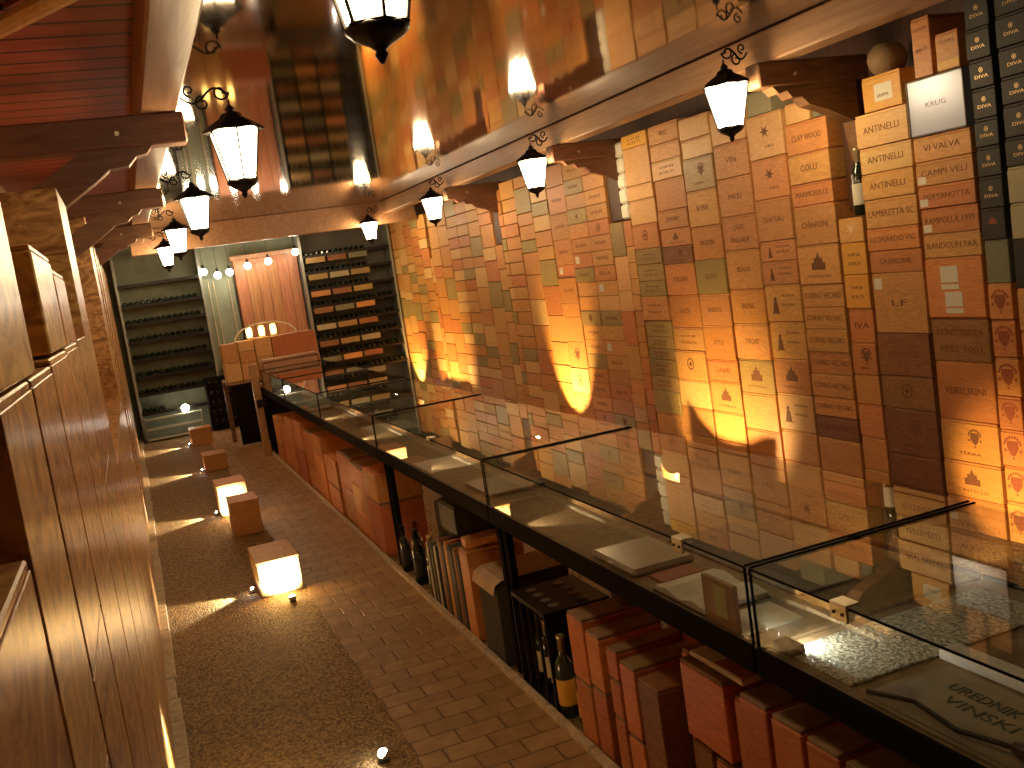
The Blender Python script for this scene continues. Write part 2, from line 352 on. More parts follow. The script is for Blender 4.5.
# ---------------------------------------------------------------- lanterns
def scroll(cx, cz, r, a0, turns, sgn, n=22, y=0):
    out = []
    for i in range(n+1):
        t = i/n; a = a0 + sgn*turns*2*PI*t; rr = r*(1-.75*t); out.append((cx+rr*math.cos(a), y, cz+rr*math.sin(a)))
    return out
def lantern(x, y, z, tipx, label, SC=1.22):
    s = 1 if x > tipx else -1
    t = thing('hanging_lantern', label, 'lantern', (x, y, z), 'wrought iron lanterns along the beams'); t.scale = (SC,)*3
    n = 6; top, bot, zt, zb = .108, .062, .265, .06
    bm = bmesh.new()
    ang = [2*PI*k/n+PI/6 for k in range(n)]
    def ring(r, zz): return [Vector((r*math.cos(a), r*math.sin(a), zz)) for a in ang]
    T, Bo = ring(top-.006, zt), ring(bot-.004, zb)
    for k in range(n):
        vs = [bm.verts.new(v) for v in (Bo[k], Bo[(k+1) % n], T[(k+1) % n], T[k])]; bm.faces.new(vs)
    vs = [bm.verts.new(v) for v in Bo]; bm.faces.new(vs[::-1])
    obj('glass_panes', bm, lampm, t)
    bm = bmesh.new(); T, Bo = ring(top, zt), ring(bot, zb)
    for k in range(n):
        tube(bm, [Bo[k], T[k]], .0045, 6); tube(bm, [T[k], T[(k+1) % n]], .006, 6); tube(bm, [Bo[k], Bo[(k+1) % n]], .006, 6)
    obj('frame', bm, iron, t)
    bm = bmesh.new(); lathe(bm, [(.06, .062), (.066, .052), (.05, .036), (.022, .022), (.010, .012), (.014, .004), (.004, -.012)], 12); obj('base_cup', bm, iron, t, smooth=True)
    bm = bmesh.new(); lathe(bm, [(.128, .262), (.122, .275), (.085, .298), (.05, .318), (.040, .335), (.018, .345), (.022, .355), (.004, .372)], 6); obj('cap', bm, iron, t)
    # scroll arm from the bracket tip to the lantern
    dx = (tipx-x)/SC; bm = bmesh.new()
    tube(bm, [(0, 0, .37), (0, 0, .392)], .004)
    pts = [(dx*u, 0, .415+.028*math.sin(u*PI*2)) for u in [i/14 for i in range(15)]]
    tube(bm, pts, .005)
    tube(bm, scroll(-.028*s*-1*-1, .425, .035, PI if s < 0 else 0, 1.1, 1 if s < 0 else -1), .0045)
    tube(bm, scroll(dx*.55, .385, .032, PI/2, 1.1, 1), .0045)
    tube(bm, scroll(dx*.8, .44, .025, -PI/2, 1.1, -1), .0045)
    obj('scroll_bracket', bm, iron, t, smooth=True)
    return t
zl = 2.515
LN = ['nearest of the left row, cut by the picture top', 'second of the left row, the largest seen whole', 'third of the left row', 'fourth of the left row', 'fifth of the left row']
LY = [2.38, 5.3, 8.42, 11.55, 14.6]
for k, y in enumerate(LY): lantern(.675, y, zl, .445, 'glowing six sided iron lantern, '+LN[k])
RN = ['nearest in the right row, beside the bottle niche', 'second of the right row', 'third of the right row', 'farthest of the right row']
for k, (y, x) in enumerate([(5.3, 3.61), (8.4, 3.61), (11.55, 3.61), (14.85, 3.61)]): lantern(x, y, zl, 3.785, 'glowing six sided iron lantern, '+RN[k])
# small spot bulbs in front of the far wall
for i, (x, z) in enumerate([(1.29, 2.50), (1.50, 2.42), (1.69, 2.44), (1.99, 2.50), (2.33, 2.53), (2.79, 2.62)]):
    t = thing('spot_bulb', 'small bright spot bulb over the far wall, %s from the left' % ORD[i+1], 'lamp', (x*.985, 16.62, z), 'spot bulbs over the far wall')
    bm = bmesh.new(); bmesh.ops.create_uvsphere(bm, u_segments=12, v_segments=8, radius=.055); obj('bulb', bm, bulbm, t, smooth=True)
    bm = bmesh.new(); lathe(bm, [(.02, .04), (.02, .11)], 8); tube(bm, [(0, 0, .10), (0, 0, MIRZ-z-.002)], .003); obj('stem', bm, iron, t)

# ---------------------------------------------------------------- crates on the right wall
XW = 4.42
palette = {'p': pine, 'o': pine_or, 'l': pine_pl, 'g': pine_gr, 'd': pine_dk, 'k': blackc, 'y': yellowc, 'G': greyg, 'B': beigec}
tone = {'p': 'tan pine', 'o': 'orange pine', 'l': 'pale pine', 'g': 'olive brown', 'd': 'dark brown', 'k': 'black', 'y': 'bright yellow', 'G': 'grey green', 'B': 'beige'}
cols = [  # name, y0, y1, boundaries top to bottom, tones, prints
 ('black stack at the right edge', 3.85, 4.055, [3.0, 2.86, 2.70, 2.55, 2.41, 2.24, 2.09, 1.90, 1.71, 1.45, 1.22, .95, .7, .45, .22, 0], 'kkkkkkBBkppoooo', 'kkkkkk........e'),
 ('black stack second from the right edge', 4.08, 4.25, [3.01, 2.84, 2.68, 2.53, 2.37, 2.22, 2.06, 1.89, 1.72, 1.48, 1.28, 1.07, .85, .66, .45, .24, 0], 'kkkkkkkkGooooooo', 'kkkkkkkK.ccccccc'),
 ('stack under the silver lidded box', 4.26, 4.695, [2.345, 2.2, 2.06, 1.93, 1.78, 1.64, 1.29, 1.03, .68, .43, .21, 0], 'ppoopodoooo', ['VI VALVA', 'CAMPI VELI', 'MERYANOTTA', 'RAMPOLLA 1999', 'RANDOLIN PAX', '4', 'MONTORSOLA|1991 2001', 'VERSURINI', 'm', 'h', '']),
 ('stack right of the bottle niche', 4.71, 5.165, [2.555, 2.35, 2.19, 2.03, 1.85, 1.71, 1.57, 1.19, .92, .71, .41, .2, 0], 'llppoopddddd', ['ANTINELLI', 'ANTINELLI', 'ANTINELLI', 'LAMBRETTA SC', 'LEONARDO VIG', 'GRANDINE', 'LF', 'OTTOVINA', 'r', 'm', '', '']),
 ('narrow stack under the bottle niche', 5.18, 5.42, [1.94, 1.78, 1.57, 1.35, 1.12, .91, .71, .49, .26, 0], 'pyyoooooo', ['b', '=', '=', 'IVA', 'm', '', '', '', '']),
 ('first stack left of the bottle niche', 5.435, 5.875, [2.62, 2.41, 2.21, 2.06, 1.79, 1.52, 1.36, 1.21, 1.05, .89, .73, .59, .43, .18, 0], 'opopppppppodoo', ['CLAY WOOD', 'COLLI', 'MARMORELLE', 'CHIARONI', 'h', 'CORNO VECHIO', 'CORNO VECHIO', 'CORNO VECHIO', 'CORNO VECHIO', 'CORNO VECHIO', 'CORNO VECHIO', 'CORNO VECHIO', '', '']),
 ('second stack left of the bottle niche', 5.89, 6.31, [2.75, 2.44, 2.15, 1.85, 1.70, 1.53, 1.26, .98, .72, .44, .2, 0], 'lopppppplppp', ['s', 's', 'CHATEAU', 'f', 'f', 'f', 'f', 'h', 'f', '', '']),
 ('third stack left of the bottle niche', 6.325, 6.775, [2.87, 2.62, 2.36, 2.07, 1.81, 1.51, 1.24, .96, .69, .4, .2, 0], 'lppppopgpopp', ['', 'VIN', 'PAULI', 'DEVO|MARGAUX', 'BEAUX', 'IRENE', 'TROIS', 'h', '', '', '']),
 ('fourth stack left of the bottle niche', 6.79, 7.235, [2.90, 2.73, 2.58, 2.32, 2.03, 1.76, 1.48, 1.22, .94, .76, .5, .25, 0], 'llgpogpooppp', ['', '', 'm', 'BORIS', 'MOULIN', 'OLEVE', 'BANDOL', 'OTTO', 'LUNARI', 'h', '', '']),
 ('fifth stack left of the bottle niche', 7.25, 7.745, [2.93, 2.77, 2.63, 2.47, 2.21, 2.05, 1.90, 1.75, 1.48, 1.20, 1.0, .74, .5, .25, 0], 'pplpppdoopplpp', ['VINO', '', '=', '', 'LINARI', 'h', 'm', 'COLLINA', 'LUCCA', '=', 'r', '', '', '']),
 ('sixth stack left of the bottle niche', 7.76, 8.235, [2.93, 2.81, 2.48, 2.35, 2.13, 1.91, 1.77, 1.62, 1.48, 1.26, 1.11, 1.0, .9, .75, .61, .4, .2, 0], 'ylllogggpggggggpp', ['=', '', '', '', 'r', '=', '=', '=', '=', '=', '=', '=', '=', '=', '', '', '']),
]
ncrate = [0]
def mark(t, code, w, d, h, y=0):
    f = -w-.0005; z = h/2
    if not code or code == '.': return
    if code == 'k': writing('DIVA', t, (f, 0, h*.38), .09, .018, mat=gold); emblem('ring', t, (f, 0, h*.62), .03, mat=gold); return
    if code == 'K': emblem('house', t, (f, 0, h*.6), .06, mat=inkr); return
    if code == 'c': emblem('crest', t, (f, 0, h*.52), min(.13, h*.6), mat=inkr); return
    if code == 'e' or code == 's': emblem('star', t, (f, 0, h*.6), .12); writing('CRU', t, (f, -.04, h*.25), .1, .02); return
    if code == 'f': emblem('figure', t, (f, d*.45, h*.45), min(.13, h*.55)); writing('VIGNA', t, (f, -d*.3, h*.7), d*.8, .018); writing('ROSSA', t, (f, -d*.3, h*.45), d*.7, .018); return
    if code == 'h': emblem('house', t, (f, 0, h*.55), min(.2, h*.6)); writing('CASTELLO', t, (f, 0, h*.2), d*1.1, .018); return
    if code == 'r': emblem('ring', t, (f, 0, h*.55), min(.12, h*.5)); return
    if code == 'b': emblem('crest', t, (f, 0, h*.55), .07, mat=gold); return
    if code == 'm': emblem('crest', t, (f, -d*.2, h*.6), min(.1, h*.5)); writing('TERRA', t, (f, 0, h*.2), d*.8, .018); return
    if code == '=': writing('VINI', t, (f, 0, h*.62), d*1.0, .02); writing('SCELTI', t, (f, 0, h*.34), d*1.0, .02); return
    if code == '4':
        for zz in (.27, .22, .11, .055):
            big = zz in (.27, .11)
        obj('paper_sticker', B((f-.001, f+.001, -.055+.02, .075+.02, .205, .30)), paper, t); obj('paper_sticker', B((f-.001, f+.001, -.055+.02, .075+.02, .165, .195)), paper, t)
        obj('paper_sticker', B((f-.001, f+.001, -.055, .075, .065, .15)), paper, t); obj('paper_sticker', B((f-.001, f+.001, -.055, .075, .025, .055)), paper, t)
        return
    ls = code.split('|')
    for i, s in enumerate(ls):
        zz = h*(.5 if len(ls) == 1 else (.66, .28)[i]); wd = min(d*1.75, .034*max(4, len(s)))
        writing(s, t, (f, 0, zz), wd, min(.042, h*.26))
for cn, y0, y1, zs, tn, pr in cols:
    n = 0
    for i in range(len(zs)-1):
        k = tn[min(i, len(tn)-1)]; n += 1
        off = random.uniform(0, .012)
        lab = '%s crate, %s from top, %s' % (tone[k], ORD[n], cn)
        t, w, d, h = crate(XW+off, XW+.34, y0, y1, zs[i+1], zs[i], palette[k], lab, 'crates stacked along the right wall'); ncrate[0] += 1
        mark(t, pr[i] if i < len(pr) else '', w, d, h)
        if cn.startswith('stack under') and i in (1, 2, 3): obj('paper_sticker', B((-w-.001, -w+.001, d-.075, d-.012, .012, .055)), paper, t)
        if cn.startswith('stack right') and i == 6: obj('paper_sticker', B((-w-.001, -w+.001, d-.085, d-.02, h-.10, h-.03)), paper, t)
        if k == 'l' and i < 3 and 'niche' in cn and random.random() < .3: pass
# dark case lids: the white-silver box, the boxes on top, the yellow box
t, w, d, h = crate(XW-.01, XW+.34, 4.262, 4.695, 2.345, 2.665, silver, 'silver white square box with small dark print, on the second stack right of the niche', None, lid=False); t.name = 'gift_box'; t['category'] = 'box'
writing('KRUG', t, (-w-.0005, 0, h*.52), .15, .03, mat=plain('print_grey', (.16, .15, .2), .6)); obj('rim', B((-w-.004, -w+.004, -d, -d+.008, 0, h), (-w-.004, -w+.004, d-.008, d, 0, h), (-w-.004, -w+.004, -d, d, 0, .008), (-w-.004, -w+.004, -d, d, h-.008, h)), postw, t)
t, w, d, h = crate(XW, XW+.30, 4.48, 4.63, 2.67, 3.0, pine_or, 'tall narrow orange carton standing on the silver white box', None); t.name = 'wine_carton'; t['category'] = 'carton'; writing('CUVEE', t, (-w-.0005, 0, h*.8), .1, .02); writing('BRUT', t, (-w-.0005, 0, h*.45), .09, .02)
t, w, d, h = crate(XW, XW+.30, 4.285, 4.46, 2.67, 2.875, pine_or, 'small orange carton beside the tall one on the silver white box', None); t.name = 'wine_carton'; t['category'] = 'carton'; writing('CUVEE', t, (-w-.0005, 0, h*.75), .11, .02); obj('gold_band', B((-w-.001, -w+.001, -d*.95, d*.95, .01, .05)), yellowc, t)
t, w, d, h = crate(XW, XW+.30, 4.735, 5.07, 2.557, 2.765, yellowc, 'bright yellow box with pale label on top of the stack right of the niche', None); t.name = 'wine_box'; t['category'] = 'box'
obj('label', B((-w-.001, -w+.001, -.09, .06, .05, .15)), paper, t); writing('GRAPPA', t, (-w-.0015, -.01, .08), .1, .02)
bm = bmesh.new(); lathe(bm, [(.075, 0), (.105, .04), (.118, .09), (.105, .14), (.07, .175), (.06, .18)], 20); tb = obj('demijohn_basket', bm, wicker, None, (4.56, 4.98, 2.77), True); tag(tb, 'small round wicker basket on the bright yellow box', 'basket')
# small boxes on top of stacks left of niche
def smallbox(x0, x1, y0, y1, z0, z1, mat, lab):
    t, w, d, h = crate(x0, x1, y0, y1, z0, z1, mat, lab, None, lid=True); t.name = 'small_carton'; t['category'] = 'carton'; return t
smallbox(4.44, 4.7, 5.60, 5.87, 2.622, 2.76, pine_pl, 'pale small carton on the first stack left of the bottle niche')
smallbox(4.44, 4.7, 5.46, 5.58, 2.622, 2.73, greyg, 'grey green small carton wedged under the nearest right bracket')
smallbox(4.44, 4.7, 6.0, 6.30, 2.752, 2.92, beigec, 'cream carton behind the nearest right lantern')
# bottles
def bottle(label, loc, s=1.0, mat=gdark, lab=paper, fl=foilg, group=None, rot=None, cat='bottle'):
    t = thing('wine_bottle', label, cat, loc, group)
    bm = bmesh.new(); lathe(bm, [(.034*s, 0), (.037*s, .006*s), (.037*s, .19*s), (.032*s, .215*s), (.018*s, .24*s), (.0145*s, .26*s), (.0145*s, .285*s)], 18); obj('glass_body', bm, mat, t, smooth=True)
    bm = bmesh.new(); lathe(bm, [(.0155*s, .25*s), (.0155*s, .305*s), (.017*s, .306*s), (.017*s, .318*s), (.015*s, .32*s)], 14); obj('foil_cap', bm, fl, t, smooth=True)
    bm = bmesh.new(); lathe(bm, [(.0375*s, .05*s), (.0378*s, .052*s), (.0378*s, .15*s), (.0375*s, .152*s)], 18); obj('paper_label', bm, lab, t, smooth=True)
    if rot: t.rotation_euler = rot
    return t
bottle('dark champagne bottle with pale label standing in the niche of the right wall', (4.468, 5.225, 1.945), 1.32)
# procedural columns further down the wall
y = 8.24; ci = 6; cand = []
white_posts = []
narrow = [(8.24, 8.42), (8.42, 8.56), (11.44, 11.6), (11.6, 11.74), (14.6, 14.76)]
colsY = []
def fillc(a, b, w0=.40, w1=.46):
    n = max(1, round((b-a)/.44)); return [(a+(b-a)*i/n, a+(b-a)*(i+1)/n) for i in range(n)]
colsY = [(8.24, 8.405, 'w'), (8.405, 8.68, 'p')] + [(a, b, '') for a, b in fillc(8.68, 11.44)] + [(11.44, 11.59, ''), (11.59, 11.86, 'p')] + [(a, b, '') for a, b in fillc(11.86, 14.6)] + [(14.6, 14.75, 'p')] + [(a, b, '') for a, b in fillc(14.75, 16.9)]
stuff_bm = bmesh.new(); words = ['TENUTA', 'VIGNA', 'ROSSO', 'COLLE', 'MONTE', 'CLOS', 'LATIUM', 'BAROLA', 'VILLA', 'DOMAINE']
BUDGET = 215
for a, b, kind in colsY:
    ci += 1; z = 0.0; zs = [0]
    topz = 2.19 if kind in ('p', 'w') else random.uniform(2.84, 2.93)
    thin = random.random() < .15
    while z < topz-.12:
        z += random.choice([.14, .15, .17, .2, .26, .27, .29, .3, .33]) if not thin else .15
        if z > topz-.12: z = topz
        zs.append(z)
    zs = zs[::-1]
    for i in range(len(zs)-1):
        off = random.uniform(0, .014)
        k = random.choice('pppooolgp') if a < 12 else random.choice('ppooolp')
        ncrate[0] += 1
        if ncrate[0] > BUDGET:
            nf = len(stuff_bm.faces); box(stuff_bm, XW+off, XW+.34, a+.007, b-.007, zs[i+1], zs[i]-.008, bev=.004); stuff_bm.faces.ensure_lookup_table(); mi = random.choice((0, 0, 1, 1, 2, 3, 4))
            for fc in stuff_bm.faces[nf:]: fc.material_index = mi
            continue
        lab = '%s crate, %s from top, %s stack left of the bottle niche' % (tone[k], ORD[i+1], ORD[ci])
        t, w, d, h = crate(XW+off, XW+.34, a, b, zs[i+1], zs[i], palette[k], lab, 'crates stacked along the right wall', lid=False)
        q = random.random()
        if b-a > .3:
            if q < .45: writing(random.choice(words), t, (-w-.0005, 0, h*.5), d*1.1, min(.035, h*.25))
            elif q < .6: emblem(random.choice(['crest', 'ring', 'house', 'star']), t, (-w-.0005, 0, h*.5), min(.14, h*.6))
            elif q < .68: obj('paper_sticker', B((-w-.001, -w+.001, d*.35, d*.75, h*.3, h*.8)), paper, t)
for yy in range(5):     # pale foam packs beside the second post
    z0 = 2.2+.14*yy
    t = thing('foam_pack', 'white bulging foam pack, %s from the top beside the second right bracket post' % ORD[5-yy], 'packaging', (4.44, 8.325, z0), 'white packs beside the post')
    bm = B((-.02, .18, -.075, .075, .002 if yy else .0, .137), bev=.018); obj('pack', bm, plain('foam_white', (.85, .80, .66), .4) if 'foam_white' not in MATS else MATS['foam_white'], t)
o = obj('wine_crates', stuff_bm, pine_or); [o.data.materials.append(m_) for m_ in (pine, pine_pl, red_crate, pine_gr)]; tag(o, 'mass of distant orange pine crates filling the far end of the right wall', 'crates', None, 'stuff')

# ---------------------------------------------------------------- crates on the left wall
XF = -.15
left = [(.55, 1.24, [1.75, 1.2, .62, 0]), (1.255, 1.675, [1.93, 1.33, .68, 0]), (1.69, 2.145, [1.93, 1.44, .75, 0]), (2.16, 2.73, [1.94, 1.4, .9, .4, 0]), (2.745, 3.335, [1.945, 1.4, .8, .4, 0]),
        (3.35, 4.03, [1.95, 1.5, 1.0, .5, 0]), (4.045, 4.72, [2.50, 2.26, 2.0, 1.6, 1.2, .8, .4, 0])]
yy = 4.735
while yy < 8.5:
    left.append((yy, yy+.62, [2.0, 1.7, 1.36, .9, .45, 0])); yy += .635
NREC = len(left)
while yy < 16.4:
    left.append((yy, min(yy+.62, 16.9), [2.93, 2.68, 2.42, 2.16, 1.85, 1.5, 1.2, .8, .4, 0] if len(left) == NREC else [random.uniform(2.62, 2.70), 2.1, 1.6, 1.05, .55, 0])); yy += .635
for i, (a, b, zs) in enumerate(left):
    jx = 0 if i < 7 else (-.22 if i < NREC else random.uniform(-.012, .0))
    for j in range(len(zs)-1):
        lab = 'varnished pine crate, %s from the top, %s stack along the left wall' % (ORD[j+1], ORD[i+1])
        t, w, d, h = crate(-.66, XF+(jx if (i < 7 or i >= NREC or zs[j] > 1.4) else 0), a, b, zs[j+1], zs[j], left_wood, lab, 'varnished crates along the left wall', lid=(j == 0 and i < 5), gap=.008 if i in (1, 2) else .0035, bv=.0012)
for a, b, z1, m, lab in [(1.30, 1.80, 2.36, left_wood, 'crate standing on the left stacks nearest the camera'), (2.22, 2.79, 2.175, left_wood, 'varnished crate standing proud on the left stacks, corner sharply lit'),
                         (2.83, 3.33, 2.15, left_wood, 'varnished crate behind the proud one on the left stacks')]:
    crate(-.62, XF, a, b, 1.946 if a > 2 else 1.931, z1, m, lab, None)
bm = bmesh.new(); tube(bm, [(-.36, 4.21, 3.06), (-.22, 4.0, 3.06), (0, 3.66, 3.06), (.22, 3.33, 3.06)], .034, 10); tag(obj('ceiling_batten', bm, pine_pl), 'pale round wooden pole slung diagonally below the left ceiling boards', 'pole')

# ---------------------------------------------------------------- display tables and glass cases
TY = [(.09, 2.255), (2.27, 4.42), (4.435, 6.68), (6.695, 8.8), (8.815, 10.9), (10.915, 12.75)]
names = ['nearest', 'second nearest', 'third', 'fourth', 'fifth', 'farthest']
for i, (a, b) in enumerate(TY):
    t = thing('display_table', 'low black framed display table, %s of the row, under a glass case' % names[i], 'table', (1.83, (a+b)/2, 0), 'black display tables in a row'); hl = (b-a)/2
    obj('tabletop', B((-.40, .40, -hl, hl, .80, .85), bev=.004), tabtop, t)
    obj('front_rail', B((-.412, -.401, -hl, hl, .780, .862), bev=.003), blackw, t)
    obj('back_rail', B((.401, .412, -hl, hl, .780, .862), bev=.003), blackw, t)
    for sx in (-1, 1):
        for sy in (-1, 1):
            lx = sx*.37 if sx > 0 or (i, sy) in ((1, 1), (2, -1), (2, 1), (3, -1)) else .06
            if lx < 0: lx = -.345
            obj('leg', B((lx-.018, lx+.018, sy*(hl-.035)-.02, sy*(hl-.035)+.02, 0, .80), bev=.003), blackw, t)
    g = thing('glass_case', 'clear glass display case with thin dark seams, %s of the row of tables' % names[i], 'display case', (1.83, (a+b)/2, .8625), 'glass cases on the tables')
    H = .2225; x0, x1 = -.40, .395
    obj('front_pane', B((x0, x0+.006, -hl+.002, hl-.002, 0, H-.007)), glass, g)
    obj('back_pane', B((x1-.006, x1, -hl+.002, hl-.002, 0, H-.007)), glass, g)
    obj('top_pane', B((x0, x1, -hl+.001, hl-.001, H-.006, H)), glass, g)
    for sy in (-1, 1):
        obj('side_pane', B((x0+.007, x1-.007, sy*(hl-.006)-.003, sy*(hl-.006)+.003, 0, H-.007)), glass, g)
        obj('seam_strip', B((x0, x1, sy*(hl-.004)-.004, sy*(hl-.004)+.004, H+.0005, H+.005)), blackw, g)
        obj('corner_strip', B((x0-.004, x0-.0005, sy*(hl-.005)-.005, sy*(hl-.005)+.005, 0, H)), blackw, g)
    obj('edge_strip', B((x0-.004, x0-.0005, -hl+.011, hl-.011, H-.004, H+.001)), blackw, g)
    if i < 3:
        yh = (1.88, 2.62, 5.3)[i]-(a+b)/2
        hg = obj('lock', B((x0-.012, x0-.0045, yh-.03, yh+.03, H-.035, H+.004), (x0-.012, x0+.03, yh-.03, yh+.03, H+.002, H+.010), bev=.002), brass, g)
        bm = bmesh.new()
        for q in (-.015, .015): lathe(bm, [(.005, 0), (.004, .004)], 8, Matrix.Translation((x0-.012, yh+q, H-.015)) @ Matrix.Rotation(-PI/2, 4, 'Y'))
        obj('screw', bm, iron, hg)
ZT = .8505
# contents: nearest case
t = obj('crystal_bed', None or B((1.47, 2.15, 1.93, 2.20, ZT, ZT+.008), bev=.003), spark); tag(t, 'bed of pale sparkling crushed crystal in the nearest glass case', 'crystal', kind='stuff')
t = thing('case_spotlight', 'small bar spotlight lying on the crystal bed in the nearest case', 'lamp', (1.475, 2.20, ZT+.009))
obj('housing', B((-.02, .03, -.055, .03, 0, .022), bev=.003), blackw, t); obj('lens', B((.028, .032, -.05, .025, .004, .018)), spotm, t)
ld = bpy.data.lights.new('case_light', 'SPOT'); lo = bpy.data.objects.new('case_light', ld); C.objects.link(lo); lo.parent = t; lo.location = (.045, -.02, .05); ld.energy = 1.1; ld.color = (.95, .95, .85); ld.spot_size = 2.6; ld.shadow_soft_size = .01
lo.rotation_euler = Vector((1, -.35, -.32)).to_track_quat('-Z', 'Y').to_euler()
news = plain('newsprint', (.34, .27, .17), .6, var=.12, bs=12); green = plain('dark_green_print', (.04, .06, .035), .6)
t = thing('newspaper', 'folded newspaper with dark green headline blocks in the nearest glass case', 'newspaper', (1.58, 1.62, ZT))
obj('sheets', B((-.13, .13, -.26, .24, 0, .006), (-.12, .13, -.24, .24, .0065, .010)), news, t)
for k, (x, yv, s, ww) in enumerate([(.055, .06, 'UREDNIK', .20), (.0, .02, 'VINSKI', .2), (.055, -.14, 'PODRUM', .14)]): writing(s, t, (x, yv, .0108), ww, .035, FLAT.copy() @ Matrix.Rotation(PI, 4, 'Z'), green)
t = obj('folded_paper', B((1.735, 1.80, 1.40, 1.92, ZT, ZT+.028), bev=.004), whitep); tag(t, 'long folded white paper along the back of the nearest case', 'paper')
bm = bmesh.new(); tube(bm, [(1.46, 1.86, ZT+.020), (1.50, 1.75, ZT+.024), (1.475, 1.6, ZT+.024), (1.50, 1.46, ZT+.031)], .006); lathe(bm, [(.014, 0), (.018, .02), (.012, .1)], 10, Matrix.Translation((1.50, 1.47, ZT+.031)) @ Matrix.Rotation(PI/2, 4, 'X')); tag(obj('corkscrew', bm, iron), 'dark old corkscrew tool lying across the newspaper', 'tool')
# second case
t = thing('silver_case', 'flat silver grey case with rounded edges in the second glass case', 'case', (1.575, 3.19, ZT)); obj('shell', B((-.12, .13, -.17, .17, 0, .030), bev=.012), plain('pewter', (.42, .36, .29), .28, .4), t); obj('clasp', B((-.126, -.12, -.02, .02, .010, .022)), brass, t)
t = obj('red_booklet', B((1.50, 1.66, 2.90, 3.0, ZT, ZT+.012), bev=.002), redb); tag(t, 'red booklet next to the flat silver case', 'book')
t = thing('open_book', 'open book with pale pages lying in the second glass case', 'book', (1.56, 2.72, ZT)); obj('cover', B((-.11, .13, -.16, .16, 0, .005)), postw, t)
bm = bmesh.new(); prism_x(bm, [(-.155, .0055), (-.155, .018), (-.08, .028), (-.004, .012), (.004, .012), (.08, .028), (.155, .018), (.155, .0055)], -.105, .125); obj('pages', bm, whitep, t)
t = obj('page_sheet', B((1.455, 1.66, 2.36, 2.53, ZT, ZT+.004)), whitep); tag(t, 'plain pale sheet lying before the standing brown card in the second case', 'paper')
t = thing('display_card', 'brown card with yellow green label standing at the end of the second case', 'card', (1.452, 2.46, ZT), rz=-PI/2); obj('card', B((-.085, .085, -.008, .008, 0, .145), bev=.002), wood('card_brown', (.26, .12, .05), (.34, .17, .07), .5), t)
obj('label', B((-.02, .045, -.010, -.0085, .035, .13)), plain('yellow_green', (.45, .42, .14), .5), t)
t = obj('dark_plate', B((1.75, 2.05, 2.5, 3.3, ZT, ZT+.01), bev=.003), postw); tag(t, 'dark flat tray at the back of the second case', 'tray')
t = obj('paper_sheet', B((1.46, 1.75, 5.5, 5.9, ZT, ZT+.004)), whitep); tag(t, 'pale printed sheet lying in the third glass case', 'paper')
for k, (a, b, x0, x1, h) in enumerate([(4.6, 5.0, 1.5, 1.8, .02), (7.0, 7.5, 1.5, 1.85, .05), (7.9, 8.4, 1.55, 1.9, .08), (9.2, 9.6, 1.5, 1.8, .06), (9.9, 10.5, 1.55, 2.0, .1)]):
    t = obj('album', B((x0, x1, a, b, ZT, ZT+h), bev=.004), [leather, whitep, postw, leather, whitep][k]); tag(t, '%s album lying in the %s glass case' % (['tan leather', 'pale paper', 'dark wooden', 'tan narrow', 'pale thick'][k], ['third', 'fourth', 'fourth', 'fifth', 'fifth'][k]), 'album')
# dark stole with pale swirls behind the nearest case: on a low stand
t = thing('veiled_stand', 'dark cloth covered low stand behind the nearest display table', 'stand', (2.62, 1.95, 0)); obj('cloth', B((-.25, .25, -.45, .35, 0, .70), bev=.03), plain('dark_teal_cloth', (.035, .045, .032), .7, bump=.6, bs=6), t)
bm = bmesh.new(); tube(bm, [(-.2, .2, .705), (-.08, .1, .706), (-.02, -.15, .706), (-.12, -.22, .706), (-.02, -.3, .706)], .006, 6); obj('trim_ribbon', bm, whitep, t)

# ---------------------------------------------------------------- things under the tables
XU = 1.442
olive_lid = wood('olive_lid', (.26, .15, .06), (.36, .22, .10), .6, objvar=.1)
def uc(a, b, z0, z1, mat, lab, x0=XU, x1=None, name='wine_crate', cat='crate', group='crates under the tables', lid=True, lidm=None):
    t, w, d, h = crate(x0, x1 or x0+.33, a, b, z0, z1, mat, lab, group, lid=lid, lidm=lidm or (olive_lid if mat is red_crate else None)); t.name = name; t['category'] = cat; return t, w, d, h
yy = 7.0; si = 0
spec = [(7.0, 7.42, [0, .40, .62]), (7.43, 8.0, [0, .20, .42, .58]), (8.01, 8.55, [0, .32, .60]), (8.56, 9.1, [0, .25, .5]), (9.25, 9.75, [0, .45, .62]), (9.76, 10.3, [0, .22, .60]), (10.31, 10.85, [0, .35, .66]), (11.0, 11.5, [0, .3, .62]), (11.51, 12.0, [0, .5]), (12.01, 12.45, [0, .2, .55])]
for si, (a, b, zs) in enumerate(spec):
    for j in range(len(zs)-1):
        if any(abs(l-yv) < .0 for l in (0,) for yv in (0,)): pass
        uc(a, b, zs[j], zs[j+1]-.001, pine_or if (si+j) % 3 else red_crate, 'reddish crate under the far tables, %s up in the %s pile counted away' % (ORD[j+1], ORD[si+1]), XU+.01*(si % 3))
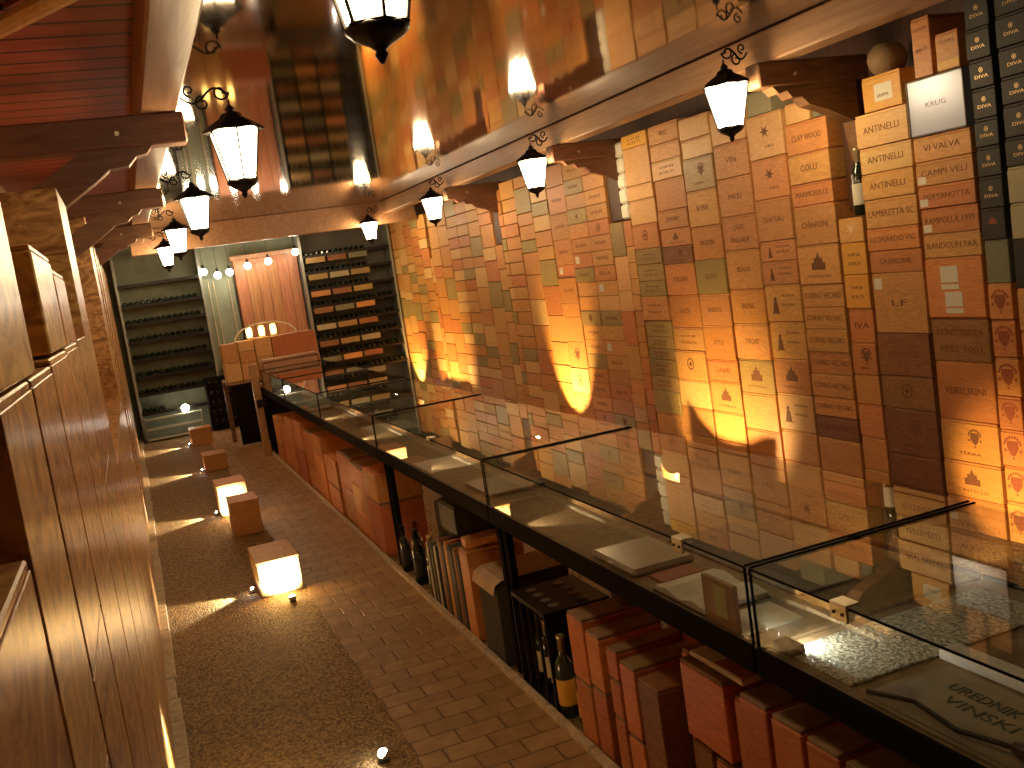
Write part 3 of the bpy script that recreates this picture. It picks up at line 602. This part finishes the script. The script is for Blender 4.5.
# flat boards and boxes standing, y 4.75..5.6
sp = [(5.50, 5.56, .46, pine_dk, 'thin brown'), (5.44, 5.495, .45, blackc, 'thin black'), (5.38, 5.43, .47, pine_or, 'orange edged'), (5.27, 5.37, .46, blackc, 'thick black'), (5.21, 5.26, .47, pine_dk, 'narrow brown'), (5.15, 5.20, .45, blackc, 'narrow black'), (4.98, 5.135, .50, pine_or, 'widest orange')]
for a, b, h, m, n in sp: uc(a, b, 0.0, h, m, '%s flat bottle case standing upright under the third table' % n, group='flat cases standing upright', name='bottle_case', cat='case')
for k in range(6): uc(5.60+k*.04, 5.632+k*.04, 0, .40-.01*(k % 3), [blackc, paper, blackc, greyg, blackc, paper][k], 'thin %s binder spine, %s in the row under the third table' % (['black', 'pale', 'black', 'grey', 'black', 'pale'][k], ORD[k+1]), group='thin binders', name='binder', cat='binder', lid=False)
uc(5.3, 5.62, .505, .68, blackc, 'black box on top of the standing flat cases', XU+.06, XU+.4, name='black_box', cat='box', group=None)
uc(5.9, 6.25, 0, .52, cloth, 'dark grey box standing among bottles under the third table', XU+.2, XU+.5, name='dark_box', cat='box', group=None)
uc(5.02, 5.12, .505, .56, pine, 'small orange block on the widest standing case', XU+.02, XU+.2, name='wood_block', cat='block', group=None)
for k in range(7):
    bottle('dark wine bottle standing in the gap near the aisle, %s from the flat cases' % ORD[k+1], (XU+.04+.03*(k % 3), 5.87+k*.118, 0.0), 1.0+.15*(k % 2), group='bottles under the third table', lab=[blackc, paper, blackc][k % 3], fl=[iron, foilg, foil][k % 3])
# grey cloth box with paper
t, w, d, h = uc(4.56, 4.85, 0, .44, cloth, 'dark grey cloth covered box with a brown paper sheet on top', XU, XU+.4, name='cloth_box', cat='box', group=None)
pm = plain('kraft_paper', (.50, .34, .20), .7, var=.1, bs=10)
bm = bmesh.new(); pts = [(-.325, .385), (-.31, .43), (-.27, .450), (.0, .452), (.15, .450)]
a_ = [bm.verts.new((x, -.16, z)) for x, z in pts]; b_ = [bm.verts.new((x, .16, z+.0)) for x, z in pts]; a2 = [bm.verts.new((x-.002, -.16, z+.003)) for x, z in pts]; b2_ = [bm.verts.new((x-.002, .16, z+.003)) for x, z in pts]
for i in range(4):
    bm.faces.new((a_[i], a_[i+1], b_[i+1], b_[i])); bm.faces.new((a2[i], b2_[i], b2_[i+1], a2[i+1])); bm.faces.new((a_[i], a2[i], a2[i+1], a_[i+1])); bm.faces.new((b_[i], b_[i+1], b2_[i+1], b2_[i]))
bm.faces.new((a_[0], b_[0], b2_[0], a2[0])); bm.faces.new((a_[4], a2[4], b2_[4], b_[4]))
o = obj('paper_sheet', bm, pm, None, (XU+.30, 4.70, 0)); tag(o, 'brown paper sheet curling over the front of the dark cloth box', 'paper')
# black bottle caddy
t = thing('bottle_caddy', 'black metal bottle caddy with round holes in its top under the second table', 'rack', (XU+.16, 4.14, 0))
bm = B((-.16, .16, -.20, .20, .0, .02), (-.16, .16, -.20, .20, .44, .46), (-.16, .16, .19, .20, .02, .44), (-.16, .16, -.20, -.19, .02, .44)); obj('shell', bm, iron, t)
bm = bmesh.new()
for q in (-.10, 0, .10): tube(bm, [(-.155, q, .02), (-.155, q, .44)], .008)
obj('bars', bm, iron, t)
for k, q in enumerate((-.13, -.045, .045, .13)): bottle('pale capped bottle inside the black caddy, %s from its near end' % ORD[k+1], (XU+.09, 4.14+q, .021), 1.0, gdark, paper, foilg, 'bottles in the caddy')
rimg = plain('rim_grey', (.16, .13, .11), .4)
for q in (-.13, -.045, .045, .13):
    for xx in (-.08, .06): bm = bmesh.new(); lathe(bm, [(.026, .4605), (.026, .464), (.018, .464)], 12, Matrix.Translation((xx, q, 0))); obj('hole_rim', bm, rimg, t)
for k, (yv, xo, s, m, f, lb) in enumerate([(3.93, .0, 1.15, ggreen, foilg, yellowc), (3.84, .09, 1.45, gdark, foil, paper), (3.762, .02, 1.15, ggreen, foilg, yellowc), (3.86, .215, 1.5, gdark, foilg, paper)]):
    bottle(['green bottle with yellow label beside the black caddy', 'tall dark bottle with red cap behind the yellow labelled ones', 'green bottle with yellow label against the reddish crates', 'tallest dark bottle at the back beside the caddy'][k], (XU+.045+xo, yv-.03, 0), s, m, lb, f)
t = thing('round_decanter', 'round bellied brown glass decanter standing on the reddish crates', 'decanter', (XU+.24, 3.56, .56)); bm = bmesh.new(); lathe(bm, [(.04, 0), (.07, .03), (.075, .07), (.05, .115), (.018, .14), (.015, .175), (.02, .18)], 20); obj('bowl', bm, plain('brown_glass', (.20, .12, .07), .12), t, smooth=True)
# reddish narrow cases
un = [(3.52, 3.68, [0, .28, .56]), (3.38, 3.51, [0, .30, .53]), (3.235, 3.33, [0, .25, .40, .52]), (3.10, 3.225, [0, .22, .50]), (2.93, 3.09, [0, .48])]
for i, (a, b, zs) in enumerate(un):
    for j in range(len(zs)-1):
        uc(a, b, zs[j], zs[j+1]-.001, red_crate if i < 4 else pine_dk, '%s narrow case, %s up in the %s pile of the second table' % ('dark' if i == 4 else 'reddish', ORD[j+1], ORD[i+1]), XU, XU+.28, name='narrow_case', cat='case', group='narrow cases under the second table')
back = [(3.27, 3.36, 0, .66), (2.95, 3.26, 0, .665)]
for i, (a, b, z0, z1) in enumerate(back): uc(a, b, z0, z1, red_crate, ['slim tall reddish case at the back behind the narrow cases', 'broad tall reddish case at the back behind the narrow cases'][i], XU+.29, XU+.6, name='tall_case', cat='case', group=None)
uc(2.84, 2.92, 0, .62, red_crate, 'slim reddish case beside the booklet topped case', XU+.10, XU+.4, name='tall_case', cat='case', group=None)
uc(2.56, 2.83, .36, .63, red_crate, 'broad orange case carrying a pale booklet under the second table', XU+.04, XU+.36)
uc(2.70, 2.83, .0, .34, pine_dk, 'dark case low under the broad orange case, left one', XU+.05, XU+.34); uc(2.56, 2.69, .0, .34, red_crate, 'small reddish case low under the broad orange case, right one', XU+.05, XU+.34)
uc(2.46, 2.55, .0, .60, red_crate, 'slim orange case right of the booklet topped case', XU+.06, XU+.34, group=None)
t = thing('booklet', 'pale booklet with brown cover patch lying on the broad orange case', 'book', (XU+.18, 2.66, .631)); obj('pages', B((-.11, .12, -.16, .14, 0, .02), bev=.003), whitep, t); obj('cover_patch', B((-.105, .05, -.155, .0, .0205, .023)), redb, t)
for i, (a, b) in enumerate([(2.275, 2.42), (2.12, 2.265), (1.97, 2.112), (1.80, 1.962), (1.64, 1.79)]):
    t, w, d, h = uc(a, b, 0, .672-.004*i, red_crate, 'tall orange red case with flat brown lid, %s of the five nearest the camera' % ORD[i+1], XU, XU+.30, name='tall_case', cat='case', group='tall cases under the nearest table')
    if i == 3: writing('Grappa', t, (0, -d-.0005, h*.85), .16, .035, FACE_Y)

# ---------------------------------------------------------------- crates and spotlights on the gravel
lamp_n = [0]
def floor_spot(x, y, d, energy, label, size=1.3, lens=spotm, z=.035, col=(1, .86, .62), fs=1.0):
    t = thing('floor_spotlight', label, 'spotlight', (x, y, 0), 'small spotlights on the floor')
    D = Vector(d).normalized(); M = Matrix.Scale(fs, 4) @ Matrix.Translation((0, 0, z-.012)) @ (Vector((0, 0, .8))+D*.6).to_track_quat('Z', 'Y').to_matrix().to_4x4()
    bm = bmesh.new(); lathe(bm, [(.012, -.02), (.024, -.012), (.026, .004), (.022, .004), (.021, .001)], 14, M); obj('housing', bm, brass, t, smooth=False)
    bm = bmesh.new(); lathe(bm, [(.020, .0045), (.019, .012), (.013, .019), (.004, .022)], 14, M); obj('lens', bm, lens, t, smooth=True)
    bm = B((-.02, .02, -.02, .02, 0, .004)); tube(bm, [(0, 0, .003), (0, 0, (z-.02)*fs)], .004*fs, 6); obj('foot', bm, iron, t)
    ld = bpy.data.lights.new('spot', 'SPOT'); lo = bpy.data.objects.new('spot', ld); C.objects.link(lo); lo.parent = t
    lo.matrix_local = Matrix.Translation(Vector((0, 0, z+.012))+D*.035) @ D.to_track_quat('-Z', 'Y').to_matrix().to_4x4()
    ld.energy = energy; ld.color = col; ld.spot_size = size; ld.spot_blend = .5; ld.shadow_soft_size = .012
    return t
gb = [(6.79, .51, .79, .24, .5), (8.73, .53, .77, .30, .36), (9.70, .50, .77, .30, .40), (12.50, .56, .83, .20, .38), (15.1, .56, .86, .24, .36)]
gn = ['brightly lit wooden box on the gravel, nearest', 'unlit wooden box on the gravel, second nearest', 'brightly lit wooden box on the gravel, third nearest', 'small wooden box on the gravel, fourth nearest', 'farthest wooden box on the gravel before the racks']
for i, (y, x0, x1, h, dp) in enumerate(gb):
    t = thing('wooden_box', gn[i], 'box', ((x0+x1)/2, y+dp/2, 0), 'wooden boxes in a line on the gravel'); w = (x1-x0)/2; d = dp/2
    obj('body', B((-w, w, -d, d, 0, h-.014), bev=.004), pine_pl if i in (0, 2) else pine, t); obj('lid', B((-w-.004, w+.004, -d-.004, d+.004, h-.0135, h), bev=.003), pine_or, t)
floor_spot(.68, 6.55, (-.1, 1, .36), 42, 'floor spotlight glaring at the nearest wooden box', 1.5)
floor_spot(.62, 9.48, (-.05, 1, .36), 36, 'floor spotlight before the third wooden box', 1.5)
floor_spot(.47, 9.85, (-1, -.02, -.08), 34, 'floor spotlight left of the third wooden box', 1.2, z=.06, fs=.55)
floor_spot(.53, 12.62, (-1, -.02, -.08), 34, 'floor spotlight left of the fourth wooden box', 1.2, z=.06, fs=.55)
floor_spot(.53, 15.25, (-1, -.02, -.08), 34, 'floor spotlight left of the farthest wooden box', 1.2, z=.06, fs=.55)
floor_spot(.47, 6.98, (-1, -.2, -.08), 30, 'floor spotlight tucked at the left side of the nearest wooden box', 1.2, z=.06, fs=.55)
floor_spot(.67, 4.02, (-1, -.05, .03), 120, 'floor spotlight at the bottom edge of the picture on the gravel', 1.0, z=.045)

# ---------------------------------------------------------------- uplights behind the tables, some with added plates that shape wall shadows
def uplight(y, energy, label, pts=None, x=3.62, tilt=.75, size=1.5, col=(1, .62, .22)):
    t = floor_spot(x, y, (1, 0, tilt), energy, label, size, z=.05, col=col); t.name = 'wall_uplight'; t['group'] = 'warm uplights at the foot of the crate wall'
    if pts:
        bm = bmesh.new(); prism_x(bm, pts, .20, .204); obj('shadow_plate', bm, postw, t)  # plate added between lamp and wall, outline drawn to cast the wanted shadow
uplight(7.0, 95, 'wall uplight with an added plate that throws a pointed shadow', [(-.16, 0), (.16, 0), (.15, .06), (.139, .184), (.10, .145), (.05, .118), (0, .112), (-.05, .118), (-.10, .135), (-.137, .137), (-.125, .06)], tilt=.35, size=1.75)
uplight(10.0, 150, 'wall uplight making the brightest yellow glow', [(.02, 0), (.30, 0), (.30, .10), (.27, .13), (.2, .13), (.12, .11), (.07, .09), (.05, .07)], x=3.9, tilt=1.2, size=1.3)
uplight(14.3, 110, 'wall uplight with added shadow plate near the far end', [(-.24, 0), (.2, 0), (.2, .10), (.12, .14), (0, .13), (-.1, .14), (-.22, .11)], tilt=.5, size=1.8)
uplight(16.3, 110, 'farthest wall uplight beside the right rack', None, x=3.95, tilt=1.3)
uplight(4.15, 34, 'nearest wall uplight below the crest stamped crates', None, x=3.75, tilt=.35, size=1.3)

# ---------------------------------------------------------------- far end
def rack(x0, x1, zs, label, counts, lab, skip=()):
    t = thing('bottle_rack', label, 'rack', ((x0+x1)/2, 16.95, 0)); w = (x1-x0)/2
    obj('back_panel', B((-w, w, .26, .275, 0, 2.95)), greywall if x0 < 1 else plain('rack_back', (.12, .11, .08), .6), t)
    for s in (-1, 1): obj('upright', B((s*w-.02, s*w+.02, -.16, .255, 0, 2.95), bev=.003), steel, t)
    for z in zs: obj('shelf', B((-w+.021, w-.021, -.16, .255, z-.022, z), bev=.002), steel, t); obj('shelf_lip', B((-w+.021, w-.021, -.166, -.161, z-.024, z+.022)), iron, t)
    return t
bmesh_b = bmesh.new(); lathe(bmesh_b, [(.040, 0), (.042, .01), (.042, .19), (.036, .22), (.018, .25), (.016, .30)], 10, Matrix.Rotation(PI/2, 4, 'X') @ Matrix.Translation((0, 0, 0)))
me_b = bpy.data.meshes.new('wine_bottle'); bmesh_b.to_mesh(me_b); bmesh_b.free(); me_b.materials.append(gdark)
me_g = me_b.copy(); me_g.materials.clear(); me_g.materials.append(ggreen)
zl_ = [.42, .72, 1.0, 1.28, 1.56, 1.84, 2.12]
rack(-.05, 1.22, zl_+[2.45], 'grey metal rack of dark bottles left of the far wall', 12, '')
zr_ = [.55, .85, 1.12, 1.40, 1.68, 1.96, 2.24, 2.52]
rack(2.86, 4.38, zr_, 'metal rack of bottles right of the far wall', 12, '')
for ri, (x0, n, zz) in enumerate([(.03, 13, zl_), (2.95, 16, zr_)]):
    for si, z in enumerate(zz):
        for k in range(n):
            if ri == 1 and (k > 11 and si > 4): continue
            if ri == 0 and si == 0 and k > 3: continue
            o = bpy.data.objects.new('wine_bottle', me_b if random.random() < .7 else me_g); C.objects.link(o)
            o.location = (x0+k*.089, 17.12, z+.0425)
            tag(o, 'dark bottle, %s from the left, %s shelf up, %s far rack' % (ORD[k+1], ORD[si+1], 'left' if ri == 0 else 'right'), 'bottle', 'bottles on the %s shelf up, %s rack' % (ORD[si+1], 'left' if ri == 0 else 'right'))
for k, (x, z, w, h, m) in enumerate([(3.2, 1.96, .4, .1, pine_pl), (3.65, 1.96, .34, .1, pine), (3.9, 1.68, .3, .12, pine_or), (3.9, 1.40, .36, .13, pine_or), (3.85, 1.12, .4, .12, yellowc), (3.95, .85, .4, .1, yellowc), (3.2, 2.24, .4, .12, whitep), (3.1, 1.68, .4, .11, pine_pl)]):
    t = obj('shelf_box', B((x, x+w, 16.80, 16.815, z-.10, z-.024), bev=.002), m); bpy.data.objects.remove(t)
for si, z in enumerate(zr_[:]):
    for k in range(3):
        m = [pine_gr, pine_dk, greyg, pine, pine_dk, pine_gr, beigec][(si*2+k) % 7]
        bm = B((2.92+k*.36, 3.24+k*.36, 16.77, 16.778, z-.115, z-.0245), bev=.002)
        o = obj('shelf_card', bm, m); tag(o, 'lit card hanging on the %s shelf up of the right rack, %s from the left' % (ORD[si+1], ORD[k+1]), 'card', 'cards along the right rack shelves')
# wooden hutch wall between the racks
t = thing('wooden_hutch', 'tall boarded wooden hutch between the two far bottle racks', 'cabinet', (2.08, 17.0, 0))
hw = wood('hutch_wood', (.40, .16, .07), (.56, .26, .12), .45, (5, 5, .5), 4, 1.5, .05)
obj('carcass', B((-.30, .74, .0, .24, 0, 2.62), bev=.005), hw, t)
for k in range(6): obj('board', B((-.29+k*.172, -.13+k*.172, -.012, -.001, .05, 2.55), bev=.004), hw, t)
obj('cornice', B((-.34, .76, -.03, .24, 2.621, 2.70), bev=.008), beamw, t)
t = thing('curtain_panel', 'pale grey panel with thin brass rails left of the wooden hutch', 'panel', (1.50, 17.08, 0)); obj('sheet', B((-.24, .24, 0, .02, .9, 2.4), bev=.003), greywall, t)
bm = bmesh.new()
for q in (-.16, -.08, .16): tube(bm, [(q, -.015, .95), (q, -.015, 2.35)], .012)
obj('rail', bm, brass, t)
uplight(16.6, 14, 'small uplight lighting the wooden hutch boards', None, x=2.6, tilt=6, size=1.2)
bpy.context.view_layer.update()
for k, x in enumerate((2.00, 2.17, 2.33)):
    t = thing('candle_lamp', 'small glowing candle lamp behind the crate row, %s from the left' % ORD[k+1], 'lamp', (x, 14.65, 1.32), 'glowing candle lamps')
    bm = bmesh.new(); lathe(bm, [(.03, 0), (.04, .02), (.042, .10), (.03, .14)], 12); obj('glass', bm, emis('candle_glow', (1, .62, .15), 5) if 'candle_glow' not in MATS else MATS['candle_glow'], t)
    bm = bmesh.new(); lathe(bm, [(.045, -.012), (.045, -.001)], 12); obj('dish', bm, brass, t)
# low cabinet carrying crates, y about 14
t = thing('side_counter', 'wooden side counter behind the end of the table row', 'counter', (1.85, 14.3, 0)); obj('top', B((-.75, .75, -.3, .45, .86, .90), bev=.004), beamw, t); obj('front_panel', B((-.68, .73, -.28, -.26, .03, .859)), blackw, t)
for s in (-.72, .70): obj('leg', B((s-.03, s+.03, .36, .42, 0, .859)), armw, t)
k = 0
for a, b, z0, z1 in [(1.12, 1.33, .902, 1.16), (1.12, 1.33, 1.161, 1.42), (1.34, 1.55, .902, 1.13), (1.34, 1.55, 1.131, 1.29), (1.34, 1.55, 1.291, 1.43), (1.56, 1.78, .902, 1.18), (1.56, 1.78, 1.181, 1.44)]:
    k += 1; t, w, d, h = crate(a, b, 14.02, 14.38, z0, z1, pine_pl if k % 2 else pine, 'pale wooden wine box end, %s of the cluster on the side counter' % ORD[k], 'boxes on the side counter', lid=False)
t, w, d, h = crate(1.79, 2.40, 14.02, 14.40, .902, 1.43, red_crate, 'long red brown box next to the pale boxes on the side counter', None)
# candle lamps stand on the boxes
for o in [o for o in C.objects if o.name.startswith('candle_lamp')]: o.location = (o.location.x-.46, 14.25, 1.4525 )
bm = bmesh.new(); tube(bm, [(1.32+.0, 14.2, 1.435)] + [(1.75-.42*math.cos(a), 14.2, 1.435+.20*math.sin(a)) for a in [PI*i/14 for i in range(1, 14)]] + [(2.17, 14.2, 1.445)], .013, 8)
tag(obj('arched_handle', bm, whitep), 'pale arched cane hoop over the boxes on the side counter', 'hoop')
t = thing('leather_case', 'tan leather case with dark piping on the far end of the tables', 'case', (1.85, 12.98, 0.0)); t.location = (1.85, 13.05, .902)
obj('shell', B((-.38, .38, -.12, .12, 0, .29), bev=.03), leather, t); bm = bmesh.new(); tube(bm, [(-.35, -.125, .03), (-.35, -.125, .26), (.35, -.125, .26), (.35, -.125, .03), (-.35, -.125, .03)], .010); obj('piping', bm, armw, t)
t = thing('end_table', 'small wooden end table carrying the tan leather case', 'table', (1.85, 13.05, 0)); obj('top', B((-.42, .42, -.2, .2, .86, .90), bev=.004), beamw, t)
for s in (-1, 1):
    for q in (-1, 1): obj('leg', B((s*.37-.025, s*.37+.025, q*.16-.025, q*.16+.025, 0, .859)), blackw, t)
t = thing('wooden_post', 'pale square newel post with dark bracket at the aisle end of the tables', 'post', (1.36, 12.9, 0)); obj('shaft', B((-.045, .045, -.05, .05, 0, 1.16), bev=.01), beamw, t); obj('bracket', B((-.03, .1, -.06, -.051, .62, .72)), iron, t)
t = thing('bottle_cabinet', 'black low wine cabinet with rows of bottle ends before the left rack', 'cabinet', (1.33, 16.35, 0)); obj('carcass', B((-.36, .36, .0, .36, .02, .84), bev=.006), blackw, t)
for r_ in range(5):
    obj('shelf_strip', B((-.34, .34, -.02, -.001, .10+r_*.15, .112+r_*.15)), iron, t)
for r_ in range(5):
    for q in range(7): bm = bmesh.new(); lathe(bm, [(.030, 0), (.030, .012), (.014, .014)], 10, Matrix.Translation((-.29+q*.096, -.001, .165+r_*.15)) @ Matrix.Rotation(PI/2, 4, 'X')); obj('bottle_end', bm, gdark, t)
t = thing('steel_step_shelf', 'pale steel stepped shelf low in front of the left rack', 'shelf', (.42, 16.6, 0))
obj('board', B((-.42, .42, -.1, .16, .02, .05), (-.42, .42, -.02, .16, .17, .20), (-.42, .42, .06, .16, .32, .35), bev=.004), plain('pale_steel', (.55, .56, .45), .3, .3), t)
obj('side', B((-.44, -.421, -.1, .16, 0, .36), (.421, .44, -.1, .16, 0, .36)), steel, t)
t = thing('globe_lamp', 'glaring small globe lamp on the pale steel shelf', 'lamp', (.62, 16.70, .351)); bm = bmesh.new(); bmesh.ops.create_uvsphere(bm, u_segments=14, v_segments=10, radius=.06, matrix=Matrix.Translation((0, 0, .07))); obj('globe', bm, bulbm, t, smooth=True)
bm = bmesh.new(); lathe(bm, [(.04, 0), (.03, .02)], 12); obj('foot', bm, iron, t)
